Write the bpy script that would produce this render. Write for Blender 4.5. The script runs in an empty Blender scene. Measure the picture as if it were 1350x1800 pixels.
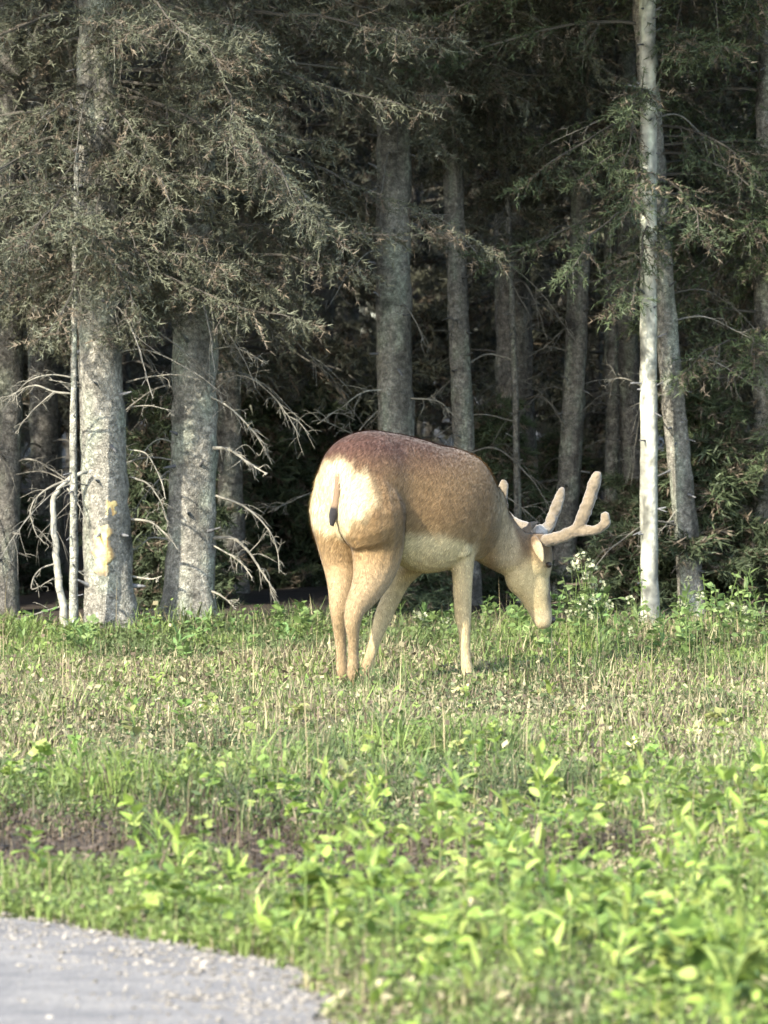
import bpy, bmesh, math, random
import numpy as np
from mathutils import Vector, Matrix, Quaternion
from mathutils.geometry import tessellate_polygon

scene = bpy.context.scene
col = scene.collection
R = math.radians
# ------------------------------------------------------------------ camera
CAM_H = 1.5
F = 10320.0                     # focal length in photo pixels (photo 1350 x 1800)
PITCH = math.atan(335.0 / F)
cam = bpy.data.cameras.new('camera'); cam_o = bpy.data.objects.new('camera', cam); col.objects.link(cam_o)
cam.sensor_fit = 'VERTICAL'; cam.sensor_height = 36.0; cam.sensor_width = 27.0
cam.lens = 36.0 * F / 1800.0
cam.clip_end = 1500
cam_o.location = (0, 0, CAM_H)
cam_o.rotation_euler = (math.pi / 2 - PITCH, 0, 0)
cam.dof.use_dof = True; cam.dof.focus_distance = 24.1; cam.dof.aperture_fstop = 8.0
scene.camera = cam_o
# ------------------------------------------------------------------ light
SUN_EL, SUN_X, SUN_Y = R(33), -0.60, -0.80           # the sun stands behind the camera, to its left
w = bpy.data.worlds.new('World'); scene.world = w; w.use_nodes = True
nt = w.node_tree; bg = nt.nodes['Background']
sky = nt.nodes.new('ShaderNodeTexSky'); sky.sky_type = 'NISHITA'; sky.sun_disc = False
sky.sun_elevation = SUN_EL; sky.sun_rotation = math.atan2(SUN_X, SUN_Y)
nt.links.new(sky.outputs[0], bg.inputs[0]); bg.inputs[1].default_value = 0.15
sl = bpy.data.lights.new('sun', 'SUN'); sl.energy = 2.7; sl.angle = R(0.6); sl.color = (1.0, 0.93, 0.80)
sun = bpy.data.objects.new('sun', sl); col.objects.link(sun)
sd = Vector((SUN_X * math.cos(SUN_EL), SUN_Y * math.cos(SUN_EL), math.sin(SUN_EL)))
sun.rotation_euler = sd.to_track_quat('Z', 'Y').to_euler(); sun.location = (-6, -10, 12)
scene.view_settings.view_transform = 'Standard'; scene.view_settings.look = 'None'
scene.view_settings.exposure = 2.4; scene.view_settings.gamma = 1.0
scene.render.resolution_x = 768; scene.render.resolution_y = 1024

# ------------------------------------------------------------------ helpers
def P(px, py, Y):
    """photo pixel -> world point on the plane at distance Y"""
    x, u = (px - 675.0) / F, -(py - 900.0) / F
    c, s = math.cos(PITCH), math.sin(PITCH)
    dy, dz = c + u * s, -s + u * c
    t = Y / dy
    return np.array((x * t, Y, CAM_H + dz * t))

class VNoise:
    def __init__(self, seed, n=64):
        self.g = np.random.default_rng(seed).random((n, n)); self.n = n
    def __call__(self, x, y):
        x = np.asarray(x, float); y = np.asarray(y, float); n = self.n
        i = np.floor(x).astype(int); j = np.floor(y).astype(int)
        fx = x - i; fy = y - j; fx = fx * fx * (3 - 2 * fx); fy = fy * fy * (3 - 2 * fy)
        g = self.g; a = g[i % n, j % n]; b = g[(i + 1) % n, j % n]; c = g[i % n, (j + 1) % n]; d = g[(i + 1) % n, (j + 1) % n]
        return (a * (1 - fx) + b * fx) * (1 - fy) + (c * (1 - fx) + d * fx) * fy
def fbm(nz, x, y, o=3):
    r = 0; a = .5; t = 0
    for k in range(o):
        r = r + a * nz(x * 2 ** k + 7.3 * k, y * 2 ** k + 3.1 * k); t += a; a *= .5
    return r / t
N1, N2, N3, N4 = VNoise(1), VNoise(2), VNoise(3), VNoise(4)

def mesh_np(name, V, polys, cols=None, smooth=True):
    """polys: list of int arrays, each (n, k)"""
    me = bpy.data.meshes.new(name)
    V = np.asarray(V, np.float32)
    me.vertices.add(len(V)); me.vertices.foreach_set('co', V.ravel())
    loops = np.concatenate([p.ravel() for p in polys]).astype(np.int32)
    tot = np.concatenate([np.full(len(p), p.shape[1], np.int32) for p in polys])
    st = np.concatenate(([0], np.cumsum(tot)[:-1])).astype(np.int32)
    me.loops.add(len(loops)); me.loops.foreach_set('vertex_index', loops)
    me.polygons.add(len(tot)); me.polygons.foreach_set('loop_start', st); me.polygons.foreach_set('loop_total', tot)
    me.polygons.foreach_set('use_smooth', np.full(len(tot), smooth, bool))
    if cols is not None:
        ca = me.color_attributes.new('Col', 'FLOAT_COLOR', 'POINT')
        c4 = np.ones((len(V), 4), np.float32); c4[:, :3] = cols
        ca.data.foreach_set('color', c4.ravel())
    me.update(calc_edges=True); me.validate()
    return me

class MB:
    """collects vertices, faces and colours, then links them as one mesh object"""
    def __init__(s): s.V = []; s.P = {}; s.C = []; s.n = 0
    def add(s, V, polys, c=(1, 1, 1)):
        V = np.asarray(V, float)
        for p in polys:
            p = np.asarray(p, int)
            if len(p): s.P.setdefault(p.shape[1], []).append(p + s.n)
        s.V.append(V); c = np.asarray(c, float)
        s.C.append(np.broadcast_to(c, (len(V), 3)) if c.ndim == 1 else c); s.n += len(V)
    def mesh(s, name, smooth=True):
        return mesh_np(name, np.concatenate(s.V), [np.concatenate(v) for v in s.P.values()], np.concatenate(s.C), smooth)
    def build(s, name, m, parent=None, smooth=True):
        return link(name, s.mesh(name, smooth), m, parent)

def link(name, me, m=None, parent=None):
    o = bpy.data.objects.new(name, me); col.objects.link(o)
    if m is not None and not me.materials: me.materials.append(m)
    if parent is not None: o.parent = parent
    return o
def empty(name, loc=(0, 0, 0), label=None, cat=None, group=None):
    o = bpy.data.objects.new(name, None); col.objects.link(o); o.location = loc; o.empty_display_size = .1
    tag(o, label, cat, group); return o
def tag(o, label=None, cat=None, group=None, kind=None):
    for k, v in (('label', label), ('category', cat), ('group', group), ('kind', kind)):
        if v: o[k] = v
    return o
def copy_tree(o, parent=None):
    c = o.copy(); col.objects.link(c); c.parent = parent
    for ch in list(o.children): copy_tree(ch, c)
    return c

def smooth_path(pts, n):
    """Catmull-Rom through rows of any width"""
    p = np.asarray(pts, float); p = np.vstack([2 * p[0] - p[1], p, 2 * p[-1] - p[-2]])
    t = np.linspace(0, len(p) - 3 - 1e-9, n); i = t.astype(int); f = (t - i)[:, None]
    a, b, c, d = p[i], p[i + 1], p[i + 2], p[i + 3]
    return .5 * (2 * b + (c - a) * f + (2 * a - 5 * b + 4 * c - d) * f ** 2 + (3 * b - a - 3 * c + d) * f ** 3)

def loft(rings_c, U, V, ns, cap=True):
    """rings_c (n,3); U, V (n,3) scaled axes"""
    n = len(rings_c); a = np.linspace(0, 2 * np.pi, ns, endpoint=False)
    vv = rings_c[:, None, :] + U[:, None, :] * np.cos(a)[None, :, None] + V[:, None, :] * np.sin(a)[None, :, None]
    vv = vv.reshape(-1, 3)
    i = np.arange(n - 1)[:, None] * ns; j = np.arange(ns)[None, :]; k = (j + 1) % ns
    q = np.stack([i + j, i + k, i + ns + k, i + ns + j], -1).reshape(-1, 4)
    polys = [q]
    if cap:
        vv = np.vstack([vv, rings_c[0], rings_c[-1]]); c0, c1 = n * ns, n * ns + 1
        jj = np.arange(ns); kk = (jj + 1) % ns
        polys.append(np.stack([np.full(ns, c0), kk, jj], -1))
        polys.append(np.stack([np.full(ns, c1), (n - 1) * ns + jj, (n - 1) * ns + kk], -1))
    return vv, polys
def frames(p, side=None):
    t = np.gradient(p, axis=0); t /= np.linalg.norm(t, axis=1)[:, None] + 1e-12
    if side is None:
        side = np.array((1., 0, 0)) if abs(t[:, 0]).mean() < .8 else np.array((0, 1., 0))
    side = np.asarray(side, float)
    s = side[None] - t * (t @ side)[:, None]; s /= np.linalg.norm(s, axis=1)[:, None] + 1e-12
    u = np.cross(t, s)
    return t, s, u
def tube(p, ra, rb=None, ns=8, side=None, cap=True):
    p = np.asarray(p, float); ra = np.asarray(ra, float); rb = ra if rb is None else np.asarray(rb, float)
    t, s, u = frames(p, side)
    return loft(p, s * ra[:, None], u * rb[:, None], ns, cap)

# ------------------------------------------------------------------ materials
def mat(name): 
    m = bpy.data.materials.new(name); m.use_nodes = True
    n = m.node_tree; b = n.nodes['Principled BSDF']; return m, n, b
def nd(n, typ, **kw):
    x = n.nodes.new(typ)
    for k, v in kw.items(): setattr(x, k, v)
    return x
def attr_mat(name, rough=.8, nscale=30., namt=.35, bump=0., transl=0., bscale=None, rnd=0., spec=.25, sheen=0.):
    """vertex colour x noise; optional bump and translucency"""
    m, n, b = mat(name)
    at = nd(n, 'ShaderNodeAttribute', attribute_name='Col')
    tc = nd(n, 'ShaderNodeTexCoord')
    nz = nd(n, 'ShaderNodeTexNoise'); nz.inputs['Scale'].default_value = nscale; nz.inputs['Detail'].default_value = 5
    n.links.new(tc.outputs['Object'], nz.inputs['Vector'])
    mr = nd(n, 'ShaderNodeMapRange'); mr.inputs[1].default_value = .3; mr.inputs[2].default_value = .7
    mr.inputs[3].default_value = 1 - namt; mr.inputs[4].default_value = 1 + namt
    n.links.new(nz.outputs['Fac'], mr.inputs[0])
    mx = nd(n, 'ShaderNodeVectorMath', operation='SCALE')
    n.links.new(at.outputs['Color'], mx.inputs[0]); n.links.new(mr.outputs[0], mx.inputs['Scale'])
    out = mx.outputs[0]
    if rnd:
        oi = nd(n, 'ShaderNodeObjectInfo'); mr2 = nd(n, 'ShaderNodeMapRange')
        mr2.inputs[3].default_value = 1 - rnd; mr2.inputs[4].default_value = 1 + rnd
        n.links.new(oi.outputs['Random'], mr2.inputs[0])
        m2 = nd(n, 'ShaderNodeVectorMath', operation='SCALE'); n.links.new(out, m2.inputs[0]); n.links.new(mr2.outputs[0], m2.inputs['Scale'])
        out = m2.outputs[0]
    n.links.new(out, b.inputs['Base Color']); b.inputs['Roughness'].default_value = rough
    b.inputs['Specular IOR Level'].default_value = spec
    if sheen: b.inputs['Sheen Weight'].default_value = sheen
    if bump:
        bp = nd(n, 'ShaderNodeBump'); bp.inputs['Strength'].default_value = bump; bp.inputs['Distance'].default_value = .01
        nb = nd(n, 'ShaderNodeTexNoise'); nb.inputs['Scale'].default_value = bscale or nscale * 2; nb.inputs['Detail'].default_value = 6
        n.links.new(tc.outputs['Object'], nb.inputs['Vector'])
        n.links.new(nb.outputs['Fac'], bp.inputs['Height']); n.links.new(bp.outputs[0], b.inputs['Normal'])
    if transl:
        tr = nd(n, 'ShaderNodeBsdfTranslucent'); n.links.new(out, tr.inputs['Color'])
        ms = nd(n, 'ShaderNodeMixShader'); ms.inputs[0].default_value = transl
        n.links.new(b.outputs[0], ms.inputs[1]); n.links.new(tr.outputs[0], ms.inputs[2])
        n.links.new(ms.outputs[0], n.nodes['Material Output'].inputs['Surface'])
    return m
M_GROUND = attr_mat('soil', .95, 14, .4, .6, bscale=60)
M_GRASS = attr_mat('grass_blades', .6, 3, .12, transl=.3)
M_LEAF = attr_mat('weed_leaf', .5, 25, .15, transl=.35, rnd=.22)
M_NEEDLE = attr_mat('conifer_needles', .6, 4, .35, transl=.12)
M_BARK = attr_mat('bark', .95, 38, .5, 1.0, bscale=70)
def scaly(m):
    """flaky plates of bark: stretched cells darken the joints and lift the plates"""
    n = m.node_tree; b = n.nodes['Principled BSDF']; tc = nd(n, 'ShaderNodeTexCoord'); mp = nd(n, 'ShaderNodeMapping'); mp.inputs['Scale'].default_value = (1, 1, .38)
    nz = nd(n, 'ShaderNodeTexNoise'); nz.inputs['Scale'].default_value = 25; n.links.new(tc.outputs['Object'], nz.inputs['Vector'])
    ad = nd(n, 'ShaderNodeMix', data_type='VECTOR'); ad.inputs[0].default_value = .12
    n.links.new(tc.outputs['Object'], ad.inputs[4]); n.links.new(nz.outputs['Color'], ad.inputs[5]); n.links.new(ad.outputs[1], mp.inputs[0])
    v = nd(n, 'ShaderNodeTexVoronoi', feature='DISTANCE_TO_EDGE'); v.inputs['Scale'].default_value = 60; n.links.new(mp.outputs[0], v.inputs['Vector'])
    r = nd(n, 'ShaderNodeMapRange'); r.inputs[1].default_value = 0; r.inputs[2].default_value = .22; r.inputs[3].default_value = .62; r.inputs[4].default_value = 1.08
    n.links.new(v.outputs['Distance'], r.inputs[0])
    src = b.inputs['Base Color'].links[0].from_socket; mx = nd(n, 'ShaderNodeVectorMath', operation='SCALE')
    n.links.new(src, mx.inputs[0]); n.links.new(r.outputs[0], mx.inputs['Scale']); n.links.new(mx.outputs[0], b.inputs['Base Color'])
    bp = nd(n, 'ShaderNodeBump'); bp.inputs['Strength'].default_value = .8; bp.inputs['Distance'].default_value = .008
    n.links.new(r.outputs[0], bp.inputs['Height']); n.links.new(b.inputs['Normal'].links[0].from_socket, bp.inputs['Normal']); n.links.new(bp.outputs[0], b.inputs['Normal'])
scaly(M_BARK)
M_TWIG = attr_mat('dead_wood', .95, 30, .35, .5)
M_FUR = attr_mat('deer_coat', .85, 45, .16, .35, bscale=160, sheen=.15)
M_HAIR = attr_mat('deer_hair', .75, 45, .16)
M_VELVET = attr_mat('velvet', .95, 60, .2, .4, sheen=.4)
M_HORN = attr_mat('dark_horn', .45, 40, .2)
M_STONE = attr_mat('stone', .9, 40, .3, .4)

def road_material():
    m, n, b = mat('worn_asphalt')
    tc = nd(n, 'ShaderNodeTexCoord'); mp = nd(n, 'ShaderNodeMapping'); mp.inputs['Scale'].default_value = (.9, 1.8, 1)
    mp.inputs['Rotation'].default_value = (0, 0, R(16))
    n.links.new(tc.outputs['Object'], mp.inputs[0])
    a = nd(n, 'ShaderNodeTexNoise'); a.inputs['Scale'].default_value = 3.2; a.inputs['Detail'].default_value = 9; a.inputs['Roughness'].default_value = .68
    n.links.new(mp.outputs[0], a.inputs['Vector'])
    r = nd(n, 'ShaderNodeValToRGB'); r.color_ramp.elements[0].position = .36; r.color_ramp.elements[1].position = .68
    r.color_ramp.elements[0].color = (.125, .119, .113, 1); r.color_ramp.elements[1].color = (.235, .217, .190, 1)
    n.links.new(a.outputs['Fac'], r.inputs[0])
    g = nd(n, 'ShaderNodeTexVoronoi'); g.inputs['Scale'].default_value = 90; n.links.new(tc.outputs['Object'], g.inputs['Vector'])
    mx = nd(n, 'ShaderNodeMix', data_type='RGBA', blend_type='MULTIPLY'); mx.inputs[0].default_value = .6
    n.links.new(r.outputs[0], mx.inputs[6]); 
    rr = nd(n, 'ShaderNodeValToRGB'); rr.color_ramp.elements[0].color = (.4, .4, .4, 1); rr.color_ramp.elements[1].color = (1.15, 1.12, 1.08, 1)
    n.links.new(g.outputs['Color'], rr.inputs[0]); n.links.new(rr.outputs[0], mx.inputs[7])
    n.links.new(mx.outputs[2], b.inputs['Base Color']); b.inputs['Roughness'].default_value = .9
    b.inputs['Specular IOR Level'].default_value = .2
    bp = nd(n, 'ShaderNodeBump'); bp.inputs['Strength'].default_value = .5; bp.inputs['Distance'].default_value = .006
    n.links.new(g.outputs['Distance'], bp.inputs['Height']); n.links.new(bp.outputs[0], b.inputs['Normal'])
    return m
M_ROAD = road_material()

# ------------------------------------------------------------------ ground and road
edge_pts = [(-60, 17.5), (-20, 15.9), (-6, 15.15), (-3, 14.98), (-1.6, 14.92), (-0.96, 14.72), (-0.58, 14.18), (-0.27, 13.62), (-0.15, 13.05),
            (-0.14, 12.6), (0.1, 11.6), (0.9, 10.2), (3, 8.8), (8, 7.6), (22, 7.0), (60, 6.6)]
EDGE = smooth_path(edge_pts, 460)
_k = np.arange(460.)
EDGE[:, 1] += .16 * (fbm(N3, _k * .13, _k * 0 + 2, 4) - .5); EDGE[:, 0] += .14 * (fbm(N4, _k * .13, _k * 0 + 5, 4) - .5)
def road_sd(x, y):
    """signed distance to the road's edge, positive on the grass side"""
    x = np.asarray(x, float).ravel(); y = np.asarray(y, float).ravel(); out = np.empty(len(x))
    far = (y > 17.8) & (np.abs(x) < 20)
    if far.any() and not far.all():
        out[far] = y[far] - 15.5; out[~far] = road_sd(x[~far], y[~far]); return out
    if len(x) and far.all(): return y - 15.5
    A, B = EDGE[:-1], EDGE[1:]; D = B - A; L = (D ** 2).sum(1)
    for s in range(0, len(x), 20000):
        p = np.stack([x[s:s + 20000], y[s:s + 20000]], 1)
        t = np.clip((((p[:, None] - A) * D).sum(2)) / L, 0, 1)
        q = A + t[..., None] * D; d = np.linalg.norm(p[:, None] - q, axis=2)
        k = d.argmin(1); r = np.arange(len(p))
        cr = D[k, 0] * (p[:, 1] - A[k, 1]) - D[k, 1] * (p[:, 0] - A[k, 0])
        out[s:s + 20000] = d[r, k] * np.sign(cr)
    return out
def sstep(a, b, x): 
    t = np.clip((x - a) / (b - a), 0, 1); return t * t * (3 - 2 * t)
def soil_shade_mask(x, y):
    """dark band behind the roadside weeds: bare soil plus painted plant shade"""
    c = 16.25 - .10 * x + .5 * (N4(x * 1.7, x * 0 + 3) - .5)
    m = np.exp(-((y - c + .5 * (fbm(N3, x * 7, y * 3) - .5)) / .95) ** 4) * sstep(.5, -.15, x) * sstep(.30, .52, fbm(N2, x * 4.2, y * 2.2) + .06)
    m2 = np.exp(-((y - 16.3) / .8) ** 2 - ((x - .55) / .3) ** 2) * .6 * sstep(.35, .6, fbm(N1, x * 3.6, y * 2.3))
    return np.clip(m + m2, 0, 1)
def height(x, y, sd=None):
    x = np.asarray(x, float); y = np.asarray(y, float)
    if sd is None: sd = road_sd(x, y).reshape(x.shape)
    h = .10 * (fbm(N1, x * .45 + 20, y * .45 + 20) - .5) + .03 * (fbm(N2, x * 2.1, y * 2.1) - .5)
    h = h * sstep(0, .8, sd) + .05 * sstep(.1, 1.2, sd) * 0
    h = h - .02 * soil_shade_mask(x, y)
    h = h * (1 - .6 * np.exp(-((y - 24.2) / 1.2) ** 2 - (x / 1.2) ** 2))
    return np.where(sd < .02, -.035, h)
xs = np.concatenate([-np.geomspace(400, 7, 26), np.arange(-6.5, 6.51, .12), np.geomspace(7, 400, 26)])
ys = np.concatenate([-np.geomspace(200, 2, 14), np.arange(0, 10, 1.), np.arange(10, 33, .12), np.geomspace(33.2, 600, 34)])
GX, GY = np.meshgrid(xs, ys); 
SD = road_sd(GX, GY).reshape(GX.shape)
GZ = height(GX, GY, SD)
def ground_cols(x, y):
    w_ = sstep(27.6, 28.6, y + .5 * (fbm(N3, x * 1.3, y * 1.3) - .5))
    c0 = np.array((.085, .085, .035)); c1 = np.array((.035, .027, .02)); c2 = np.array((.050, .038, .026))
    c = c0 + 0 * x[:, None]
    d = soil_shade_mask(x, y)[:, None]; c = c * (1 - d) + c2 * d  # dark brown soil; shade between the plants is put into this colour
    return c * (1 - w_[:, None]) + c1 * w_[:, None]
ny, nx = GX.shape
ii = (np.arange(ny - 1)[:, None] * nx + np.arange(nx - 1)[None]).ravel()
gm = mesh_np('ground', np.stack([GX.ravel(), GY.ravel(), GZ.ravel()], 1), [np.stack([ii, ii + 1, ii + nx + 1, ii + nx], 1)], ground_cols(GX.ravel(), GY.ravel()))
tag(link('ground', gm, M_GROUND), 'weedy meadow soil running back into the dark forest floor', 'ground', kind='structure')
# road: a slab whose ragged edge stands a little proud of the soil
poly = [Vector((a, b, .004)) for a, b in EDGE] + [Vector((60, -60, .004)), Vector((-60, -60, .004))]
tri = tessellate_polygon([poly])
rm = mesh_np('road', np.array([tuple(v) for v in poly]), [np.array(tri)], None, False)
bm = bmesh.new(); bm.from_mesh(rm); bmesh.ops.recalc_face_normals(bm, faces=bm.faces)
if sum(f.normal.z for f in bm.faces) < 0: bmesh.ops.reverse_faces(bm, faces=bm.faces)
r_ = bmesh.ops.extrude_face_region(bm, geom=list(bm.faces))
bmesh.ops.translate(bm, vec=(0, 0, -.03), verts=[v for v in r_['geom'] if isinstance(v, bmesh.types.BMVert)])
bmesh.ops.recalc_face_normals(bm, faces=bm.faces); bm.to_mesh(rm); bm.free()
tag(link('road', rm, M_ROAD), 'grey worn road surface with a ragged gravelly edge', 'road', kind='structure')

# ------------------------------------------------------------------ deer
HEAD = R(42); FW = np.array((math.cos(HEAD), math.sin(HEAD), 0)); RT = np.array((math.sin(HEAD), -math.cos(HEAD), 0)); UP = np.array((0, 0, 1.))
YH = 23.95
HIP = P(625, 850, YH)
def gz(x, y): return float(height(np.array([x]), np.array([y]))[0])
deer = empty('deer', (0, 0, 0), 'grazing buck deer with velvet antlers, white rump and head lowered into the weeds', 'deer')
ORI = np.array((HIP[0] + .2, HIP[1] + .2, gz(HIP[0] + .2, HIP[1] + .2))); deer.location = ORI
db = MB()
# torso: stations along the heading: s, top pixel row, bottom pixel row, half width
st = [(-.135, 822, 868, .05), (-.118, 797, 905, .10), (-.075, 776, 945, .145), (-.01, 763, 962, .168), (.07, 757, 962, .172), (.17, 759, 976, .166),
      (.32, 769, 1004, .196), (.44, 781, 1006, .20), (.55, 788, 996, .178), (.65, 802, 986, .145), (.72, 832, 975, .105), (.76, 872, 945, .06)]
st = smooth_path(st, 40)
tc_, tu, tv = [], [], []
for s, t, b_, hw in st:
    q = HIP + FW * s
    px = 675 + (q[0]) * F / q[1]
    a, c = P(px, t, q[1]), P(px, b_, q[1])
    tc_.append((a + c) / 2); tu.append(RT * hw); tv.append((a - c) / 2)
V_, P_ = loft(np.array(tc_), np.array(tu), np.array(tv), 28); db.add(V_, P_)
def limb(pts, ns=14, n=36, side=RT, flat=.85):
    """rows of (px, py, Y, radius)"""
    q = smooth_path(pts, n); c = np.array([P(a[0], a[1], a[2]) for a in q]); r = q[:, 3]
    V, Pq = tube(c, r * flat, r, ns, side); db.add(V, Pq); return c
def gy(Y): return 565 + CAM_H * F / Y
# hind legs
rh = [(645, 850, 23.90, .12), (652, 905, 23.88, .155), (663, 955, 23.92, .122), (658, 1000, 23.90, .098), (644, 1036, 23.84, .072), (626, 1066, 23.78, .050), (620, 1092, 23.77, .038), (621, 1120, 23.79, .027), (621, 1150, 23.81, .0235), (621, 1180, 23.82, .029), (624, 1200, 23.84, .025), (628, gy(23.86) - 3, 23.86, .027)]
lh = [(598, 850, 24.03, .11), (594, 900, 24.02, .126), (600, 955, 24.03, .108), (602, 1000, 24.03, .084), (600, 1036, 23.98, .062), (597, 1066, 23.94, .046), (597, 1092, 23.95, .036), (598, 1120, 23.97, .027), (600, 1150, 23.98, .0235), (602, 1178, 23.99, .027), (606, 1196, 24.01, .024), (610, gy(24.03) - 3, 24.03, .027)]
rf = [(822, 860, 24.30, .09), (820, 915, 24.27, .125), (812, 962, 24.24, .072), (813, 1000, 24.24, .050), (813, 1045, 24.25, .042), (814, 1082, 24.26, .038), (816, 1108, 24.26, .028), (818, 1150, 24.26, .0235), (821, 1176, 24.26, .027), (823, 1192, 24.25, .023), (826, gy(24.25) - 3, 24.25, .027)]
lf = [(790, 880, 24.52, .09), (770, 930, 24.50, .11), (738, 978, 24.44, .066), (706, 1012, 24.38, .053), (688, 1050, 24.33, .044), (672, 1088, 24.28, .039), (663, 1115, 24.25, .029), (651, 1152, 24.21, .0245), (644, 1176, 24.18, .027), (639, 1192, 24.17, .023), (636, gy(24.17) - 3, 24.17, .027)]
feet = [limb(x) for x in (rh, lh, rf, lf)]
# haunch and shoulder masses
limb([(640, 800, 23.93, .05), (641, 850, 23.90, .096), (647, 900, 23.89, .092), (653, 945, 23.89, .078), (654, 990, 23.88, .05)])
limb([(598, 806, 24.00, .05), (588, 850, 23.99, .088), (590, 905, 23.985, .085), (596, 955, 23.995, .07), (600, 995, 24.01, .045)])
# scapula, point of the hip, elbow muscle, ribs: low ridges that model the flank
limb([(838, 840, 24.34, .05), (834, 865, 24.29, .070), (826, 905, 24.225, .070), (818, 945, 24.21, .05)])
limb([(650, 800, 23.96, .05), (664, 818, 23.925, .065), (676, 850, 23.905, .06), (680, 890, 23.905, .05)])
limb([(800, 905, 24.17, .04), (806, 940, 24.165, .055), (812, 975, 24.19, .045)])
# neck
HB = R(40); HF = np.array((math.cos(HB), math.sin(HB), 0)); HR = np.array((math.sin(HB), -math.cos(HB), 0))
limb([(800, 880, 24.34, .14), (832, 905, 24.40, .168), (856, 934, 24.44, .135), (882, 958, 24.48, .115), (908, 975, 24.51, .100), (930, 985, 24.53, .085), (942, 995, 24.54, .06)], 20, flat=.72)
# head (hangs down; fore-aft radius, side radius)
hd = [(941, 938, 24.535, .038, .045), (940, 955, 24.535, .072, .068), (935, 985, 24.535, .098, .076), (927, 1008, 24.535, .114, .072), (937, 1034, 24.54, .086, .060), (945, 1058, 24.545, .064, .048), (952, 1080, 24.55, .048, .040), (956, 1095, 24.553, .039, .035), (959, 1104, 24.555, .020, .02)]
q = smooth_path(hd, 36); hc = np.array([P(a[0], a[1], a[2]) for a in q])
V_, P_ = tube(hc, q[:, 4], q[:, 3], 20, HR); db.add(V_, P_)
# ears
def ear(pts, face):
    q = smooth_path(pts, 14); c = np.array([P(*a[:3]) for a in q])
    V, Pq = tube(c, q[:, 3], np.full(len(q), .011), 12, face); db.add(V, Pq)
ear([(938, 944, 24.48, .014), (941, 952, 24.45, .022), (946, 963, 24.42, .025), (951, 976, 24.39, .018), (955, 988, 24.37, .005)], np.array((.5, .2, .8)))
ear([(930, 946, 24.57, .014), (925, 938, 24.60, .022), (927, 930, 24.64, .025), (935, 923, 24.69, .019), (944, 918, 24.74, .005)], np.array((.35, .8, .3)))
tmp = link('tmp', db.mesh('tmp'))
def remesh(o, vox, it, fac=.5):
    a = o.modifiers.new('r', 'REMESH'); a.mode = 'VOXEL'; a.voxel_size = vox; a.use_smooth_shade = True
    s = o.modifiers.new('s', 'SMOOTH'); s.iterations = it; s.factor = fac
    dg = bpy.context.evaluated_depsgraph_get(); dg.update()
    me = bpy.data.meshes.new_from_object(o.evaluated_get(dg))
    bpy.data.objects.remove(o); return me
bme = remesh(tmp, .0065, 9)
n = len(bme.vertices); bv = np.empty(n * 3, np.float32); bme.vertices.foreach_get('co', bv); bv = bv.reshape(-1, 3).astype(float)
bn = np.empty(n * 3, np.float32); bme.vertices.foreach_get('normal', bn); bn = bn.reshape(-1, 3).astype(float)
def bl(c, d, wgt): return c * (1 - wgt[:, None]) + np.array(d) * wgt[:, None]
def coat(p, nrm):
    s = (p - HIP) @ FW; t = (p - HIP) @ RT; z = p[:, 2]; X = p[:, 0] * F / p[:, 1] + 675
    py = 565 - (z - CAM_H) * F / p[:, 1] 
    zz = z - (HIP[2])
    nz = .10 * (fbm(N1, (s + 3) * 9, (z + t) * 9, 3) - .5)
    c = np.array((.210, .128, .058)) + 0 * p                           # tan flank
    c = bl(c, (.084, .040, .027), sstep(-.02, .17, zz + nz * .8 - .05 * sstep(.3, .7, s)))            # red-brown saddle
    c = bl(c, (.265, .172, .078), sstep(-.08, -.24, zz + nz) * .8 * sstep(880, 850, X))       # paler lower flank
    c = bl(c, (.60, .49, .28), sstep(-.19, -.235, zz + nz * .4 + .05 * sstep(.3, .55, s)) * sstep(.10, .19, s) * sstep(.60, .48, s) * sstep(-.5, -.3, -np.abs(zz)))   # pale belly
    # rump patch: pale buttocks either side of the tail, running round onto the haunches
    rd = np.sqrt((t / .20) ** 2 + ((zz + .055) / .155) ** 2)
    rp = sstep(1.18, .80, rd + nz * 2.5 + .35 * (fbm(N3, p[:, 0] * 60, p[:, 2] * 22) - .5)) * sstep(-.01, -.075, s + nz * .3)
    c = bl(c, (.54, .445, .26), rp)
    # legs
    lg = sstep(-.26, -.42, zz); hind = sstep(.25, .15, s)
    c = bl(c, (.30, .212, .112), lg * hind * .9)
    c = bl(c, (.47, .365, .195), lg * (1 - hind) * sstep(860, 845, X))
    # head and neck
    hd_ = sstep(858, 890, X)
    c = bl(c, (.135, .088, .045), hd_ * .9)
    fr = (p - P(938, 1000, 24.54)) @ HF
    ck = sstep(975, 1018, py + 1200 * nz * .3) * sstep(.09, .03, fr)
    c = bl(c, (.47, .365, .185), hd_ * ck)                                             # pale cheek and throat
    c = bl(c, (.115, .085, .055), hd_ * sstep(.040, .080, fr - .0006 * (1000 - py).clip(-60, 60)) * sstep(945, 965, py) * sstep(1090, 1045, py))   # dark face front
    c = bl(c, (.40, .32, .19), hd_ * sstep(1066, 1080, py) * .8)                     # pale muzzle
    earm = hd_ * sstep(24.45, 24.42, p[:, 1]) * sstep(1000, 990, py)
    c = bl(c, (.34, .26, .15), earm)
    earl = hd_ * sstep(24.63, 24.66, p[:, 1]) * sstep(960, 945, py)
    c = bl(c, (.14, .10, .065), earl)
    return .78 * c * (1 + 1.6 * nz)[:, None]
bc = coat(bv, bn)
ca = bme.color_attributes.new('Col', 'FLOAT_COLOR', 'POINT'); c4 = np.ones((n, 4), np.float32); c4[:, :3] = bc; ca.data.foreach_set('color', c4.ravel())
bme.vertices.foreach_set('co', (bv - ORI).astype(np.float32).ravel()); bme.name = 'body'; bme.update()
bme.materials.clear()
body = link('body', bme, M_FUR, deer)
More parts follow.
